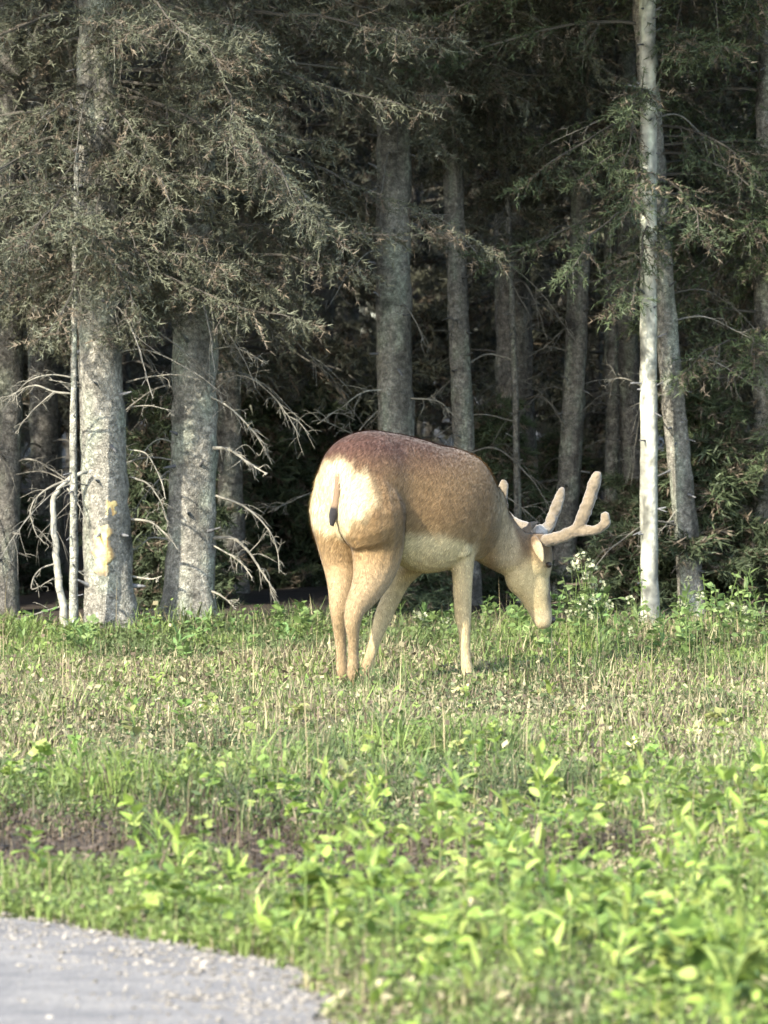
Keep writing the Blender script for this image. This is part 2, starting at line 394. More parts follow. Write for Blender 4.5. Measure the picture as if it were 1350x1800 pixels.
# fur: short hairs lying along the coat
rng = np.random.default_rng(11)
bme.calc_loop_triangles(); nt_ = len(bme.loop_triangles); tr_ = np.empty(nt_ * 3, np.int32); bme.loop_triangles.foreach_get('vertices', tr_); tr_ = tr_.reshape(-1, 3)
ta = np.linalg.norm(np.cross(bv[tr_[:, 1]] - bv[tr_[:, 0]], bv[tr_[:, 2]] - bv[tr_[:, 0]]), axis=1)
NH = 125000
pick = rng.choice(nt_, NH, p=ta / ta.sum()); w1 = rng.random((NH, 2)); f_ = w1.sum(1) > 1; w1[f_] = 1 - w1[f_]
ww = np.stack([1 - w1.sum(1), w1[:, 0], w1[:, 1]], 1)
hp = (bv[tr_[pick]] * ww[..., None]).sum(1); hn = (bn[tr_[pick]] * ww[..., None]).sum(1); hcol = (bc[tr_[pick]] * ww[..., None]).sum(1)
flow = -FW * .8 - UP * .75
legw = sstep(HIP[2] - .2, HIP[2] - .35, hp[:, 2])[:, None]
fl = flow[None] * (1 - legw) + np.array((0, 0, -1.))[None] * legw
fl = fl - hn * (fl * hn).sum(1)[:, None]; fl /= np.linalg.norm(fl, axis=1)[:, None] + 1e-9
hdir = fl + hn * rng.uniform(.08, .38, NH)[:, None] + rng.normal(0, .12, (NH, 3)); hdir /= np.linalg.norm(hdir, axis=1)[:, None]
hl = rng.uniform(.010, .026, NH) * (1 - .45 * legw[:, 0])
hl *= np.where(hp[:, 0] * F / hp[:, 1] + 675 > 900, .5, 1)
hs = np.cross(hdir, hn); hs /= np.linalg.norm(hs, axis=1)[:, None] + 1e-9
hw = .0011
hv = np.stack([hp - hs * hw, hp + hs * hw, hp + hdir * hl[:, None]], 1).reshape(-1, 3) - ORI
hcol = hcol * np.exp(rng.normal(0, .30, NH))[:, None]
fur = link('fur', mesh_np('fur', hv, [np.arange(NH * 3).reshape(-1, 3)], np.repeat(hcol, 3, 0)), M_HAIR, body); fur['kind'] = 'stuff'
# antlers in velvet
def antler(paths):
    a = MB()
    for pts in paths:
        q = smooth_path(pts, 24); c = np.array([P(*r[:3]) for r in q]); r = q[:, 3].copy()
        r[-1] *= .45; r[-2] *= .75; r[-3] *= .92
        V, Pq = tube(c, r, None, 12); a.add(V, Pq)
    o = link('tmp', a.mesh('tmp')); me = remesh(o, .004, 4)
    n = len(me.vertices); v = np.empty(n * 3, np.float32); me.vertices.foreach_get('co', v); v = v.reshape(-1, 3)
    nz = fbm(N2, v[:, 0] * 40, v[:, 2] * 40)
    c = np.array((.135, .105, .066)) * (.7 + .45 * nz)[:, None]
    v += (np.stack([fbm(N3, v[:, 2] * 60, v[:, 0] * 60 + k * 9) for k in range(3)], 1) - .5) * .008
    ca = me.color_attributes.new('Col', 'FLOAT_COLOR', 'POINT'); c4 = np.ones((n, 4), np.float32); c4[:, :3] = c; ca.data.foreach_set('color', c4.ravel())
    me.vertices.foreach_set('co', (v - ORI).astype(np.float32).ravel()); me.update(); me.materials.clear(); me.name = 'antler'
    return link('antler', me, M_VELVET, deer)
antler([[(948, 956, 24.51, .024), (962, 950, 24.49, .027), (985, 944, 24.46, .027), (1008, 934, 24.43, .027), (1022, 926, 24.41, .028)],
        [(1014, 932, 24.42, .024), (1024, 910, 24.41, .028), (1034, 885, 24.41, .027), (1043, 856, 24.42, .027), (1051, 829, 24.43, .026)],
        [(1006, 935, 24.43, .023), (1030, 933, 24.40, .021), (1050, 930, 24.38, .020), (1063, 921, 24.37, .021), (1064, 908, 24.37, .020), (1059, 901, 24.37, .017)]])
antler([[(946, 952, 24.57, .024), (950, 944, 24.63, .026), (952, 936, 24.72, .026), (946, 930, 24.82, .026)],
        [(951, 938, 24.72, .022), (962, 930, 24.76, .024), (972, 908, 24.80, .025), (981, 882, 24.83, .023), (989, 856, 24.86, .016)],
        [(948, 934, 24.78, .023), (926, 928, 24.88, .024), (902, 918, 24.96, .024), (886, 900, 25.0, .024), (882, 876, 25.02, .025), (887, 844, 25.03, .024)]])
# tail: pale rope with a black tip
q = smooth_path([(604, 800, 23.90, .026), (599, 818, 23.855, .022), (595, 845, 23.835, .017), (591, 878, 23.825, .016), (586, 904, 23.82, .020), (583, 924, 23.825, .010)], 30)
c = np.array([P(*r[:3]) for r in q]); V_, P_ = tube(c, q[:, 3], q[:, 3] * .8, 12, RT)
tcol = np.where((np.arange(30) < 10)[:, None], np.array((.10, .058, .036)), np.array((.135, .09, .052))); tcol[21:] = (.012, .01, .01)
tb = MB(); tb.add(V_ - ORI, P_, np.vstack([np.repeat(tcol, 12, 0), tcol[0], tcol[-1]])); tb.build('tail', M_FUR, deer)
# eyes, nose, hooves
def blob(name, c, r, sc, m, colr):
    b = bmesh.new(); bmesh.ops.create_uvsphere(b, u_segments=12, v_segments=8, radius=r)
    me = bpy.data.meshes.new(name); b.to_mesh(me); b.free(); me.shade_smooth()
    ca = me.color_attributes.new('Col', 'FLOAT_COLOR', 'POINT'); ca.data.foreach_set('color', np.tile(np.array((*colr, 1), np.float32), len(me.vertices)))
    o = link(name, me, m, deer); o.location = tuple(c - ORI); o.scale = sc; return o
ec = P(944, 992, 24.535)
blob('eye', ec + HR * .068 + HF * .006, .013, (1, 1, 1), M_HORN, (.02, .014, .01))
blob('eye', ec - HR * .068 + HF * .006, .013, (1, 1, 1), M_HORN, (.02, .014, .01))
blob('nose', P(963, 1090, 24.56) + HF * .012, .022, (1.1, 1.1, .8), M_HORN, (.03, .025, .022))
for c in feet:
    b = MB(); e = c[-1].copy(); g = gz(e[0], e[1])
    hp_ = np.array([(e[0], e[1], g + .05), e * 0 + (e[0] + FW[0] * .012, e[1] + FW[1] * .012, g + .03), (e[0] + FW[0] * .022, e[1] + FW[1] * .022, g + .001)])
    V, Pq = loft(hp_, np.array([RT * .022, RT * .026, RT * .029]), np.array([FW * .026, FW * .034, FW * .042]), 12)
    b.add(V - ORI, Pq, (.03, .025, .02)); b.build('hoof', M_HORN, deer)

# ------------------------------------------------------------------ trees
def trunk_mesh(base_r, top_r, h, lean, rng, colr, ns=14, flare=1.35, n=110, bow=.05, marks=False):
    z = np.concatenate([[-.25, .0, .05, .11], np.linspace(.16, 3.6, int(n * .8)), np.linspace(3.75, h, n // 6)]) if h > 4 else np.concatenate([[-.25, .0, .05, .11], np.linspace(.16, h, n)]); t = np.clip(z / h, 0, 1)
    r = base_r + (top_r - base_r) * t; r = r * (1 + (flare - 1) * np.exp(-np.clip(z, 0, None) / .16))
    k = rng.random(4) * 6
    x = lean[0] * z + bow * np.sin(z * .9 + k[0]) * np.clip(z, 0, 1) * .5; y = lean[1] * z + bow * np.sin(z * .7 + k[1]) * np.clip(z, 0, 1) * .5
    c = np.stack([x, y, z], 1)
    V, Pq = tube(c, r, None, ns, (1, 0, 0))
    a = np.arctan2(V[:, 0] - np.interp(V[:, 2], z, x), -(V[:, 1] - np.interp(V[:, 2], z, y)))
    off = .10 * base_r * (2 * fbm(N1, a * 2.2 + k[2], V[:, 2] * 5) - 1) + .08 * base_r * (2 * N2(a * 6 + k[3], V[:, 2] * 14) - 1)
    V[:, 0] += np.sin(a) * off; V[:, 1] -= np.cos(a) * off
    pn = fbm(N3, a * 1.5 + k[2], V[:, 2] * 1.8 + k[1]); ln = N4(V[:, 2] * 9 + k[0], a * 3)
    C = np.array(colr)[None] * (.72 + .5 * pn + .22 * ln)[:, None]
    C = C * (1 - .45 * sstep(.52, .72, N2(V[:, 2] * 2.3 + k[3], a * .8 + k[1])))[:, None]
    li = sstep(.56, .70, fbm(N4, a * 1.6 + k[0], V[:, 2] * 4.5 + k[2], 4))[:, None]; C = C * (1 - li) + np.array((.235, .245, .19)) * (np.mean(colr) / .18) * li
    kn = sstep(.80, .90, N3(a * 1.3 + k[1], V[:, 2] * 7 + k[3]))[:, None]; C = C * (1 - .6 * kn)
    if marks:
        bd = sstep(.70, .80, N1(V[:, 2] * 16 + k[0], a * .9 + k[1]))[:, None]; C = C * (1 - .62 * bd)
        bs = sstep(.55, .8, fbm(N2, V[:, 2] * 3 + k[2], a + k[3]))[:, None]; C = C * (1 - .35 * bs)
    return V, Pq, C, (z, x, y, r)

def needles_on(mb, wood, rng, a, d, L, npt, nl, nw, colr, spread=.9):
    """needles on many twigs at once: a (n,3) starts, d (n,3) unit directions, L (n,) lengths"""
    n = len(a); t = rng.random((n, npt)); 
    pos = a[:, None] + d[:, None] * (t * L[:, None])[..., None]; pos[..., 2] -= .12 * (t ** 2) * L[:, None]
    rd = rng.normal(0, 1, (n, npt, 3)); dr = d[:, None] * rng.uniform(.25, 1, (n, npt))[..., None] + rd * spread * .55
    dr /= np.linalg.norm(dr, axis=2)[..., None]
    sd_ = np.cross(dr, rng.normal(0, 1, (n, npt, 3))); sd_ /= np.linalg.norm(sd_, axis=2)[..., None] + 1e-9
    ln = nl * rng.uniform(.6, 1.3, (n, npt))[..., None]
    V = np.stack([pos - sd_ * nw / 2, pos + sd_ * nw / 2, pos + dr * ln], 2).reshape(-1, 3)
    shade = rng.uniform(.65, 1.35, (n, 1)) * rng.uniform(.8, 1.2, (n, npt))
    tip = np.array(colr)[None, None] * shade[..., None]
    brown = (rng.random((n, 1)) < .22) & np.ones((n, npt), bool)
    tip = np.where(brown[..., None], np.array((.105, .085, .060)) * shade[..., None], tip)
    mb.add(V, [np.arange(len(V)).reshape(-1, 3)], np.repeat(tip.reshape(-1, 3), 3, 0))
    # the twig itself, a thin three-sided sliver
    if wood is not None:
        sv = np.cross(d, (0, 0, 1.)); sv /= np.linalg.norm(sv, axis=1)[:, None] + 1e-9
        V = np.stack([a - sv * .003, a + sv * .003, a + d * L[:, None] + np.array((0, 0, -.12)) * L[:, None]], 1).reshape(-1, 3)
        wood.add(V, [np.arange(len(V)).reshape(-1, 3)], (.10, .09, .075))

def crown(rng, axis, z0, z1, rad, nb, colr, fine=True, low=.42, dens=1., over=0, far=False, veil=None):
    """over: extra long boughs that reach out over the meadow, above head height"""
    mb = MB(); z, x, y, r = axis
    nv = veil[0] if veil else 0
    for k in range(nb + over + nv):
        f = (k + rng.random()) / nb; f = f ** (1.25 if far else 1.55); zz = z0 + (z1 - z0) * f
        L = rad * (1 - .93 * f) * rng.uniform(.45, 1.12) * (low + (1 - low) * min(1, f * 4))
        L = max(L, .12)
        az = rng.random() * 2 * np.pi + k * 2.4; dr = rng.uniform(.15, .55)
        if k >= nb + over:
            zz = rng.uniform(veil[1], veil[2]); L = rng.uniform(.45, 1.0); az = -np.pi / 2 + rng.uniform(-1.1, 1.1); dr = rng.uniform(.25, .7)
        elif k >= nb:
            zz = rng.uniform(3.75, 5.4); L = rng.uniform(2.2, 3.1); az = -np.pi / 2 - .35 + rng.uniform(-.9, .9); dr = rng.uniform(.02, .12)
        c0 = np.array((np.interp(zz, z, x), np.interp(zz, z, y), zz)); dh = np.array((math.cos(az), math.sin(az), 0))
        m = 10; t = np.linspace(0, 1, m)
        pth = c0 + dh[None] * (t * L)[:, None] + np.array((0, 0, 1.))[None] * (L * (.14 * t - dr * 1.5 * t ** 2 + dr * .55 * t ** 3))[:, None]
        wig = np.cumsum(rng.normal(0, .022 * L, (m, 3)), 0) * t[:, None]; pth += wig
        isov = nb <= k < nb + over; infr = fine and zz < z0 + 2.6 and not isov
        br = np.linspace(.004 + .0045 * L, .0015, m)
        V, Pq = tube(pth, br, None, 5, (0, 0, 1)); mb.add(V, Pq, (.075, .068, .056))
        ntw = int((52 if infr else (11 if far else 16)) * (.4 + L * .55) * dens); tt = rng.uniform(.10, 1, ntw) ** .8
        if isov: ntw = int(ntw * 2.2); tt = rng.uniform(.15, 1, ntw)
        i = np.clip((tt * (m - 1)).astype(int), 0, m - 2); ff = tt * (m - 1) - i
        a = pth[i] * (1 - ff)[:, None] + pth[i + 1] * ff[:, None]
        tg = pth[i + 1] - pth[i]; tg /= np.linalg.norm(tg, axis=1)[:, None]
        side = np.cross(tg, (0, 0, 1.)) * rng.choice([-1, 1], ntw)[:, None]
        d = tg * rng.uniform(.2, 1, ntw)[:, None] + side * rng.uniform(.2, 1, ntw)[:, None] + rng.normal(0, .3, (ntw, 3)) + np.array((0, 0, -.25))
        d /= np.linalg.norm(d, axis=1)[:, None]
        Lt = (.12 + .30 * L * (1.05 - tt) * .6) * rng.uniform(.6, 1.2, ntw)
        if infr and far: needles_on(mb, None, rng, a, d, Lt, 22, .06, .012, colr)
        elif infr: needles_on(mb, mb, rng, a, d, Lt, 27, .034, .0064, colr)
        else: needles_on(mb, None, rng, a, d, Lt * 1.25, 14, .13, .030, colr, 1.1)
    return mb

def stick(pts, r0, r1, colr, ns=6, n=None, rng=None):
    pts = np.asarray(pts, float); n = n or max(10, 4 * len(pts))
    c = smooth_path(pts, n)
    if rng is not None: c += rng.normal(0, .004, c.shape)
    V, Pq = tube(c, np.linspace(r0, r1, n), None, ns); return V, Pq, c
def dead_branch(parent, base, pts, r0, rng, colr=(.30, .28, .235), twigs=6, r1=None):
    """pts in world space; one mesh: limb, its twiglets and their finer twigs"""
    r0 = r0 * rng.uniform(.6, .85); colr = np.array(colr) * rng.uniform(.65, 1.1)
    mb = MB(); c = smooth_path(pts, max(14, 5 * len(pts))); L = np.linalg.norm(np.diff(c, axis=0), axis=1).sum()
    c = c + np.cumsum(rng.normal(0, .006 * L ** .5, c.shape), 0) * np.linspace(0, 1, len(c))[:, None] * .5
    V, Pq = tube(c, np.linspace(r0, r1 or max(.0018, r0 * .25), len(c)) * rng.uniform(.85, 1.18, len(c)), None, 6)
    cc = np.array(colr) * (.6 + .8 * fbm(N2, V[:, 0] * 14, V[:, 2] * 14))[:, None]
    mb.add(V - base, Pq, cc)
    for k in range(int(twigs * 1.7)):
        i = rng.integers(len(c) // 5, len(c) - 1); t = c[min(i + 1, len(c) - 1)] - c[i - 1]; t /= np.linalg.norm(t) + 1e-9
        d = t * .7 + rng.normal(0, .5, 3) + np.array((0, 0, -.30)); d /= np.linalg.norm(d); l = L * rng.uniform(.08, .30)
        e = c[i] + d * l; md = (c[i] + e) / 2 + np.array((0, 0, l * .12)) + rng.normal(0, .012, 3)
        V, Pq, c2 = stick([c[i], md, e], max(.0018, r0 * .30), .0011, colr, 4, 7); mb.add(V - base, Pq, colr * rng.uniform(.7, 1.15))
        for q in range(2):
            h = c2[rng.integers(2, 6)]; d2 = d * .6 + rng.normal(0, .6, 3); d2 /= np.linalg.norm(d2)
            V, Pq, _ = stick([h, h + d2 * l * .2, h + d2 * l * .4 - UP * l * .08], .0014, .0009, colr, 3, 4); mb.add(V - base, Pq, colr * rng.uniform(.7, 1.1))
    return mb.build('dead_branch', M_TWIG, parent)

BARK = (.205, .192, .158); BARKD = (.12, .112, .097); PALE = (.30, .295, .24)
GREEN = (.082, .086, .056)
def base_at(px, py): 
    Y = CAM_H * F / (py - 565); p = P(px, py, Y); return np.array((p[0], Y, gz(p[0], Y)))
def make_tree(name, label, pxs, pyb, r0, r1, h, colr, seed, cr=None, rnd_branches=10, group=None, flare=1.35, cat='tree', bow=.04, ns=14, bz=(.35, 2.6)):
    """pxs: (px, py) of the trunk's foot and of a point high on it, which gives the lean"""
    rng = np.random.default_rng(seed)
    b = base_at(pxs[0][0], pyb); t = P(pxs[1][0], pxs[1][1], b[1])
    lx = (t[0] - b[0]) / (t[2] - b[2])
    e = empty(name, tuple(b), label, cat, group)
    V, Pq, C, ax = trunk_mesh(r0, r1, h, (lx, rng.uniform(-.01, .01)), rng, colr, ns, flare, bow=bow, marks=(name == 'aspen_tree'))
    mb = MB(); mb.add(V, Pq, C); mb.build('trunk', M_TWIG if name == 'aspen_tree' else M_BARK, e)
    z, x, y, r = ax; sb = MB()
    for k in range(26):
        zz = rng.uniform(.15, 3.2); az = rng.uniform(np.pi, 2 * np.pi); d = np.array((math.cos(az), math.sin(az), rng.uniform(-.4, .5))); rr = np.interp(zz, z, r); o = np.array((np.interp(zz, z, x), np.interp(zz, z, y), zz)) + d * rr * .8
        V2, P2, _ = stick([o, o + d * rr * .35, o + d * (rr * .5 + rng.uniform(.0, .05))], rng.uniform(.12, .20) * rr * .6 + .002, rng.uniform(.002, .004), None, 6, 6); sb.add(V2, P2, np.minimum(np.array(colr), .15) * rng.uniform(.4, 1.0))
    sb.build('branch_stubs', M_TWIG, e)['kind'] = 'stuff'
    for k in range(rnd_branches):
        zz = rng.uniform(*bz); az = rng.random() * 2 * np.pi
        L = rng.uniform(.2, .75); o = b + np.array((np.interp(zz, z, x), np.interp(zz, z, y), zz)); d = np.array((math.cos(az), math.sin(az), 0))
        dr = rng.uniform(.2, .9)
        pts = [o, o + d * L * .35 + UP * .03, o + d * L * .7 - UP * dr * L * .25, o + d * L - UP * dr * L * .75]
        dead_branch(e, b, pts, rng.uniform(.004, .009), rng, np.array((.16, .15, .125)) * rng.uniform(.7, 1.15), rng.integers(3, 8))
    if cr:
        cm = crown(rng, ax, **cr); cm.build('crown', M_NEEDLE, e, smooth=False)
    return e, b, ax

front = {}
front['scar'] = make_tree('spruce_tree', 'stout grey trunk with a yellow bark wound low on it', ((196, 1115), (183, 560)), 1115, .115, .05, 9.5, BARK, 21,
    dict(z0=1.75, z1=9.4, rad=2.6, nb=105, over=20, veil=(17, 1.75, 3.1), colr=GREEN), 9)
front['pair'] = make_tree('spruce_tree', 'grey trunk with many arching dead branches, next to the yellow wounded trunk', ((331, 1108), (338, 600)), 1108, .118, .045, 9, BARK, 22,
    dict(z0=1.7, z1=9, rad=2.5, nb=100, over=20, veil=(17, 1.6, 3.1), colr=GREEN), 12, flare=1.5)
front['mid'] = make_tree('spruce_tree', 'grey trunk rising straight behind the back of the deer', ((709, 1082), (692, 230)), 1082, .098, .05, 9.5, BARK, 23,
    dict(z0=2.7, z1=9.4, rad=2.5, nb=95, over=20, veil=(6, 2.5, 3.2), colr=GREEN), 12)
front['mid2'] = make_tree('spruce_tree', 'slim dim trunk rising behind the shoulders of the deer', ((824, 1070), (806, 420)), 1070, .060, .03, 8, (.18, .168, .14), 24,
    dict(z0=2.3, z1=8, rad=1.7, nb=50, over=10, colr=GREEN), 10)
front['thin'] = make_tree('spruce_sapling', 'very thin bare stem behind the withers of the deer', ((916, 1068), (896, 600)), 1068, .022, .008, 4.2, (.17, .16, .135), 25,
    dict(z0=1.9, z1=4.2, rad=.7, nb=22, colr=GREEN), 6, ns=8)
front['dim1'] = make_tree('spruce_tree', 'dim grey trunk behind the raised antlers of the deer', ((985, 1064), (1005, 680)), 1064, .062, .035, 8, (.18, .168, .14), 26,
    dict(z0=2.2, z1=8, rad=1.8, nb=50, over=10, colr=GREEN), 9)
front['dim2'] = make_tree('spruce_tree', 'slender dim trunk between the antlers and the pale trunk', ((1072, 1060), (1074, 690)), 1060, .040, .02, 7, (.18, .168, .14), 27,
    dict(z0=2.3, z1=7, rad=1.4, nb=40, over=10, colr=GREEN), 8)
front['pale'] = make_tree('aspen_tree', 'slim pale whitish trunk standing tall and clear of foliage', ((1143, 1098), (1136, 60)), 1098, .044, .036, 9, PALE, 28,
    dict(z0=4.0, z1=9, rad=1.7, nb=45, over=10, colr=(.06, .075, .035)), 4, flare=1.15, bow=.015)
front['lean'] = make_tree('spruce_tree', 'grey trunk leaning towards the pale trunk beside it', ((1219, 1092), (1185, 660)), 1092, .062, .04, 8.5, BARK, 29,
    dict(z0=2.0, z1=8.4, rad=2.1, nb=60, over=10, veil=(8, 1.9, 3.0), colr=(.052, .068, .034)), 8)
front['edge'] = make_tree('spruce_tree', 'grey trunk with green boughs beyond the leaning trunk', ((1345, 1084), (1352, 600)), 1084, .072, .04, 8.5, BARK, 30,
    dict(z0=.85, z1=8.4, rad=1.9, nb=80, over=10, veil=(12, .9, 2.6), colr=(.060, .080, .036), low=.35), 8)
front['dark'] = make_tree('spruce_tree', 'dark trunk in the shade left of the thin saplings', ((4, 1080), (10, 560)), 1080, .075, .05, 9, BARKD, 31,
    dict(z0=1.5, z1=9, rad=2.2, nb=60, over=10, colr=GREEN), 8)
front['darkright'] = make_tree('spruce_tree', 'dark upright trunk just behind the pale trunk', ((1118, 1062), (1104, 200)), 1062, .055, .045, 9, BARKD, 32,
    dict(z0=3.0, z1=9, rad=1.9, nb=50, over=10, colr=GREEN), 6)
# the saplings left of the wounded trunk
rg = np.random.default_rng(5)
e1, b1, _ = make_tree('bare_sapling', 'thin straight bare sapling next to the wounded trunk', ((129, 1122), (134, 600)), 1122, .022, .010, 2.3, (.24, .23, .19), 33, None, 0, ns=8, flare=1.1, bow=.02)
b2 = base_at(117, 1118)
e2 = empty('bowed_sapling', tuple(b2), 'thin bowed dead sapling curving towards the straight sapling', 'tree')
YS = b2[1]
V_, P_, c_ = stick([b2 - UP * .05, P(114, 1085, YS), P(105, 1030, YS), P(99, 960, YS), P(93, 905, YS), P(97, 868, YS), P(120, 843, YS), P(150, 828, YS + .02)], .021, .009, PALE, 8, 36, rg)
t_ = MB(); t_.add(V_ - b2, P_, (.24, .23, .19)); t_.build('stem', M_TWIG, e2)

def tb(key, pts, r, tw=6, dy=0., colr=(.22, .205, .165)):
    if key == 's1': e, b = e1, b1
    elif key == 's2': e, b = e2, b2
    else: e, b, _ = front[key]
    Y = b[1]; n = len(pts)
    dead_branch(e, b, [P(p[0], p[1], Y - dy * (i / (n - 1)) - (.02 if key[0] != 's' else 0)) for i, p in enumerate(pts)], r, rg, colr, tw)
tb('s1', [(127, 692), (95, 688), (60, 676), (30, 686), (0, 706)], .008)
tb('s1', [(130, 664), (92, 660), (52, 672), (20, 700)], .007, 5, .1)
tb('s1', [(96, 688), (62, 718), (40, 742), (24, 765)], .006, 4)
tb('s2', [(122, 842), (85, 858), (58, 880), (49, 905), (58, 935), (76, 958)], .008, 7, .1)
tb('s2', [(118, 858), (138, 888), (156, 932)], .006, 5, -.05)
tb('s2', [(100, 990), (72, 1000), (60, 1018), (59, 1040), (94, 1022)], .006, 4, .1)
tb('s2', [(108, 1066), (62, 1080), (30, 1098)], .007, 6, .15)
tb('s1', [(128, 1004), (145, 1005), (162, 1006)], .007, 2)
tb('scar', [(225, 912), (262, 917), (288, 935), (312, 962)], .010, 6, .12)
tb('scar', [(228, 838), (262, 852), (285, 885), (295, 920)], .008, 6, .12)
tb('scar', [(222, 672), (262, 662), (312, 658), (350, 668)], .008, 6, .15)
tb('scar', [(228, 715), (262, 714), (296, 722)], .006, 4, .1)
tb('scar', [(165, 690), (128, 676), (85, 668)], .006, 5, .1)
tb('scar', [(226, 1012), (262, 1018), (282, 1012)], .008, 3, .06)
tb('scar', [(226, 790), (258, 800), (283, 850), (290, 880)], .006, 5, .14)
tb('pair', [(365, 945), (412, 948), (440, 972), (464, 1008), (486, 1046)], .013, 9, .2)
tb('pair', [(368, 868), (420, 885), (452, 906), (480, 944), (492, 1004)], .008, 9, .25)
tb('pair', [(350, 690), (398, 712), (440, 750), (466, 792)], .008, 9, .2)
tb('pair', [(365, 788), (402, 790), (436, 812), (471, 832)], .013, 12, .2)
tb('pair', [(360, 1036), (388, 1046), (412, 1070)], .010, 5, .15)
tb('pair', [(368, 955), (418, 984), (440, 1012)], .007, 6, .2)
tb('pair', [(360, 700), (420, 660), (480, 700), (520, 770)], .006, 9, .3)
tb('pair', [(305, 950), (268, 946), (244, 966)], .008, 5, .1)
tb('pair', [(310, 780), (278, 772), (248, 800)], .006, 6, .1)
tb('pair', [(352, 620), (410, 612), (470, 640)], .006, 8, .2)
tb('pair', [(310, 1066), (270, 1072), (230, 1094)], .008, 4, .15)
tb('scar', [(205, 345), (150, 345), (110, 332), (84, 328)], .009, 5, .4)
tb('scar', [(214, 292), (166, 297), (140, 318), (126, 334)], .007, 4, .4)
tb('scar', [(170, 214), (140, 198), (108, 180)], .007, 3, .4)
tb('scar', [(170, 540), (100, 488), (50, 492), (0, 478)], .007, 5, .3)
tb('pair', [(345, 470), (325, 430), (278, 402)], .007, 4, .3)
tb('pair', [(390, 482), (335, 507), (270, 528), (262, 580)], .007, 6, .3)
tb('pair', [(345, 70), (385, 50), (425, 52)], .006, 4, .4)
tb('dark', [(10, 260), (40, 254), (72, 250)], .006, 3, .3)
tb('mid', [(690, 686), (640, 690), (600, 720), (560, 750)], .008, 8, .2)
tb('mid', [(720, 700), (770, 705), (800, 730)], .006, 6, .2)
tb('mid', [(685, 760), (640, 770), (570, 740)], .006, 6, .25)
tb('edge', [(1350, 640), (1312, 648), (1272, 666), (1226, 672)], .009, 8, .25)
tb('edge', [(1345, 760), (1300, 770), (1262, 800)], .007, 8, .25)
tb('lean', [(1200, 880), (1165, 930), (1150, 925)], .006, 4, .12)
tb('lean', [(1190, 700), (1150, 690), (1100, 664), (1060, 668)], .006, 7, .2)
tb('dim1', [(1000, 760), (950, 690), (905, 660)], .006, 7, .2)
# bark wound: sunken bare wood with a raised bark lip
e, b, ax = front['scar']; z, x, y, r = ax
def wound(zc, pxc, hh, hw):
    mb = MB(); V = []; C = []; n1, n2 = 70, 16
    px_ = P(pxc, 900, b[1])[0] - b[0]; h1 = lambda a_, b_: float(fbm(N1, np.array([a_]), np.array([b_]), 4)[0])
    for i in range(n1):
        v = i / (n1 - 1) * 2 - 1; zz = zc + v * hh; e0 = math.sqrt(max(0, 1 - v * v))
        le = -hw * e0 * (.45 + 1.1 * h1(v * 5 + zc * 9, 1.)); ri = hw * e0 * (.45 + 1.1 * h1(v * 5 + zc * 7, 9.))
        for j in range(n2):
            t = j / (n2 - 1); rr = np.interp(zz, z, r) * 1.0; xx = px_ - np.interp(zz, z, x) + le + (ri - le) * t
            xx = max(-rr * .95, min(rr * .95, xx)); yy = -math.sqrt(max(rr * rr - xx * xx, 1e-6)); u = t * 2 - 1
            edge = max(abs(u) ** 6, abs(v) ** 6)
            V.append((np.interp(zz, z, x) + xx, np.interp(zz, z, y) + yy - .006 - .006 * h1(xx * 120, zz * 25) + .014 * edge, zz))
            k = h1(xx * 160 + 9, zz * 14); k2 = h1(xx * 40, zz * 9 + 4)
            c = np.array((.66, .50, .21)) * (.55 + .8 * k); 
            if k2 > .58: c = np.array((.42, .27, .11)) * (.6 + .7 * k)
            rim = min(1, max(0, (max(abs(u), abs(v)) + .7 * (k - .5) - .58) / .3)); c = c * (1 - rim) + np.array((.20, .175, .13)) * (.6 + .6 * k) * rim
            C.append(c)
    i = (np.arange(n1 - 1)[:, None] * n2 + np.arange(n2 - 1)).ravel()
    mb.add(V, [np.stack([i, i + 1, i + n2 + 1, i + n2], 1)], np.array(C)); return mb.build('bare_wood_wound', M_TWIG, e)
s_ = F / b[1]
wound((1115 - 962) / s_, 182, 50 / s_, 21 / s_); wound((1115 - 890) / s_, 196, 18 / s_, 13 / s_)

# trees further into the wood: a few kinds, copied
protos = []
for k, (z0, rad, nb, rr) in enumerate([(1.2, 2.0, 60, .07), (.5, 1.9, 62, .05), (2.0, 2.2, 56, .095), (.9, 1.6, 55, .04)]):
    rng = np.random.default_rng(70 + k)
    e = empty('wood_tree', (0, 60, 0), 'dim conifer standing in the shade of the wood', 'tree', 'conifers in the shade deep in the wood')
    V, Pq, C, ax = trunk_mesh(rr, rr * .5, 8.5, (rng.uniform(-.02, .02), 0), rng, (.17, .158, .135), 10, n=40); mb = MB(); mb.add(V, Pq, C); mb.build('trunk', M_BARK, e)
    mb = MB(); z, x, y, r = ax
    for q in range(22):
        zz = rng.uniform(.4, 3); az = rng.random() * 6.28; L = rng.uniform(.25, .9); o = np.array((np.interp(zz, z, x), np.interp(zz, z, y), zz)); d = np.array((math.cos(az), math.sin(az), 0))
        V, Pq, _ = stick([o, o + d * L * .5 + UP * .02, o + d * L - UP * L * rng.uniform(.1, .6)], .007, .002, None, 5, 8); mb.add(V, Pq, np.array((.13, .12, .10)) * rng.uniform(.6, 1.2))
    db_ = mb.build('dead_branches', M_TWIG, e); db_['kind'] = 'stuff'
    crown(rng, ax, z0, 8.5, rad, nb, (.105, .108, .075), True, .75, 1., 3, True).build('crown', M_NEEDLE, e, smooth=False)
    protos.append(e)
rng = np.random.default_rng(91); spots = []
tries = 0
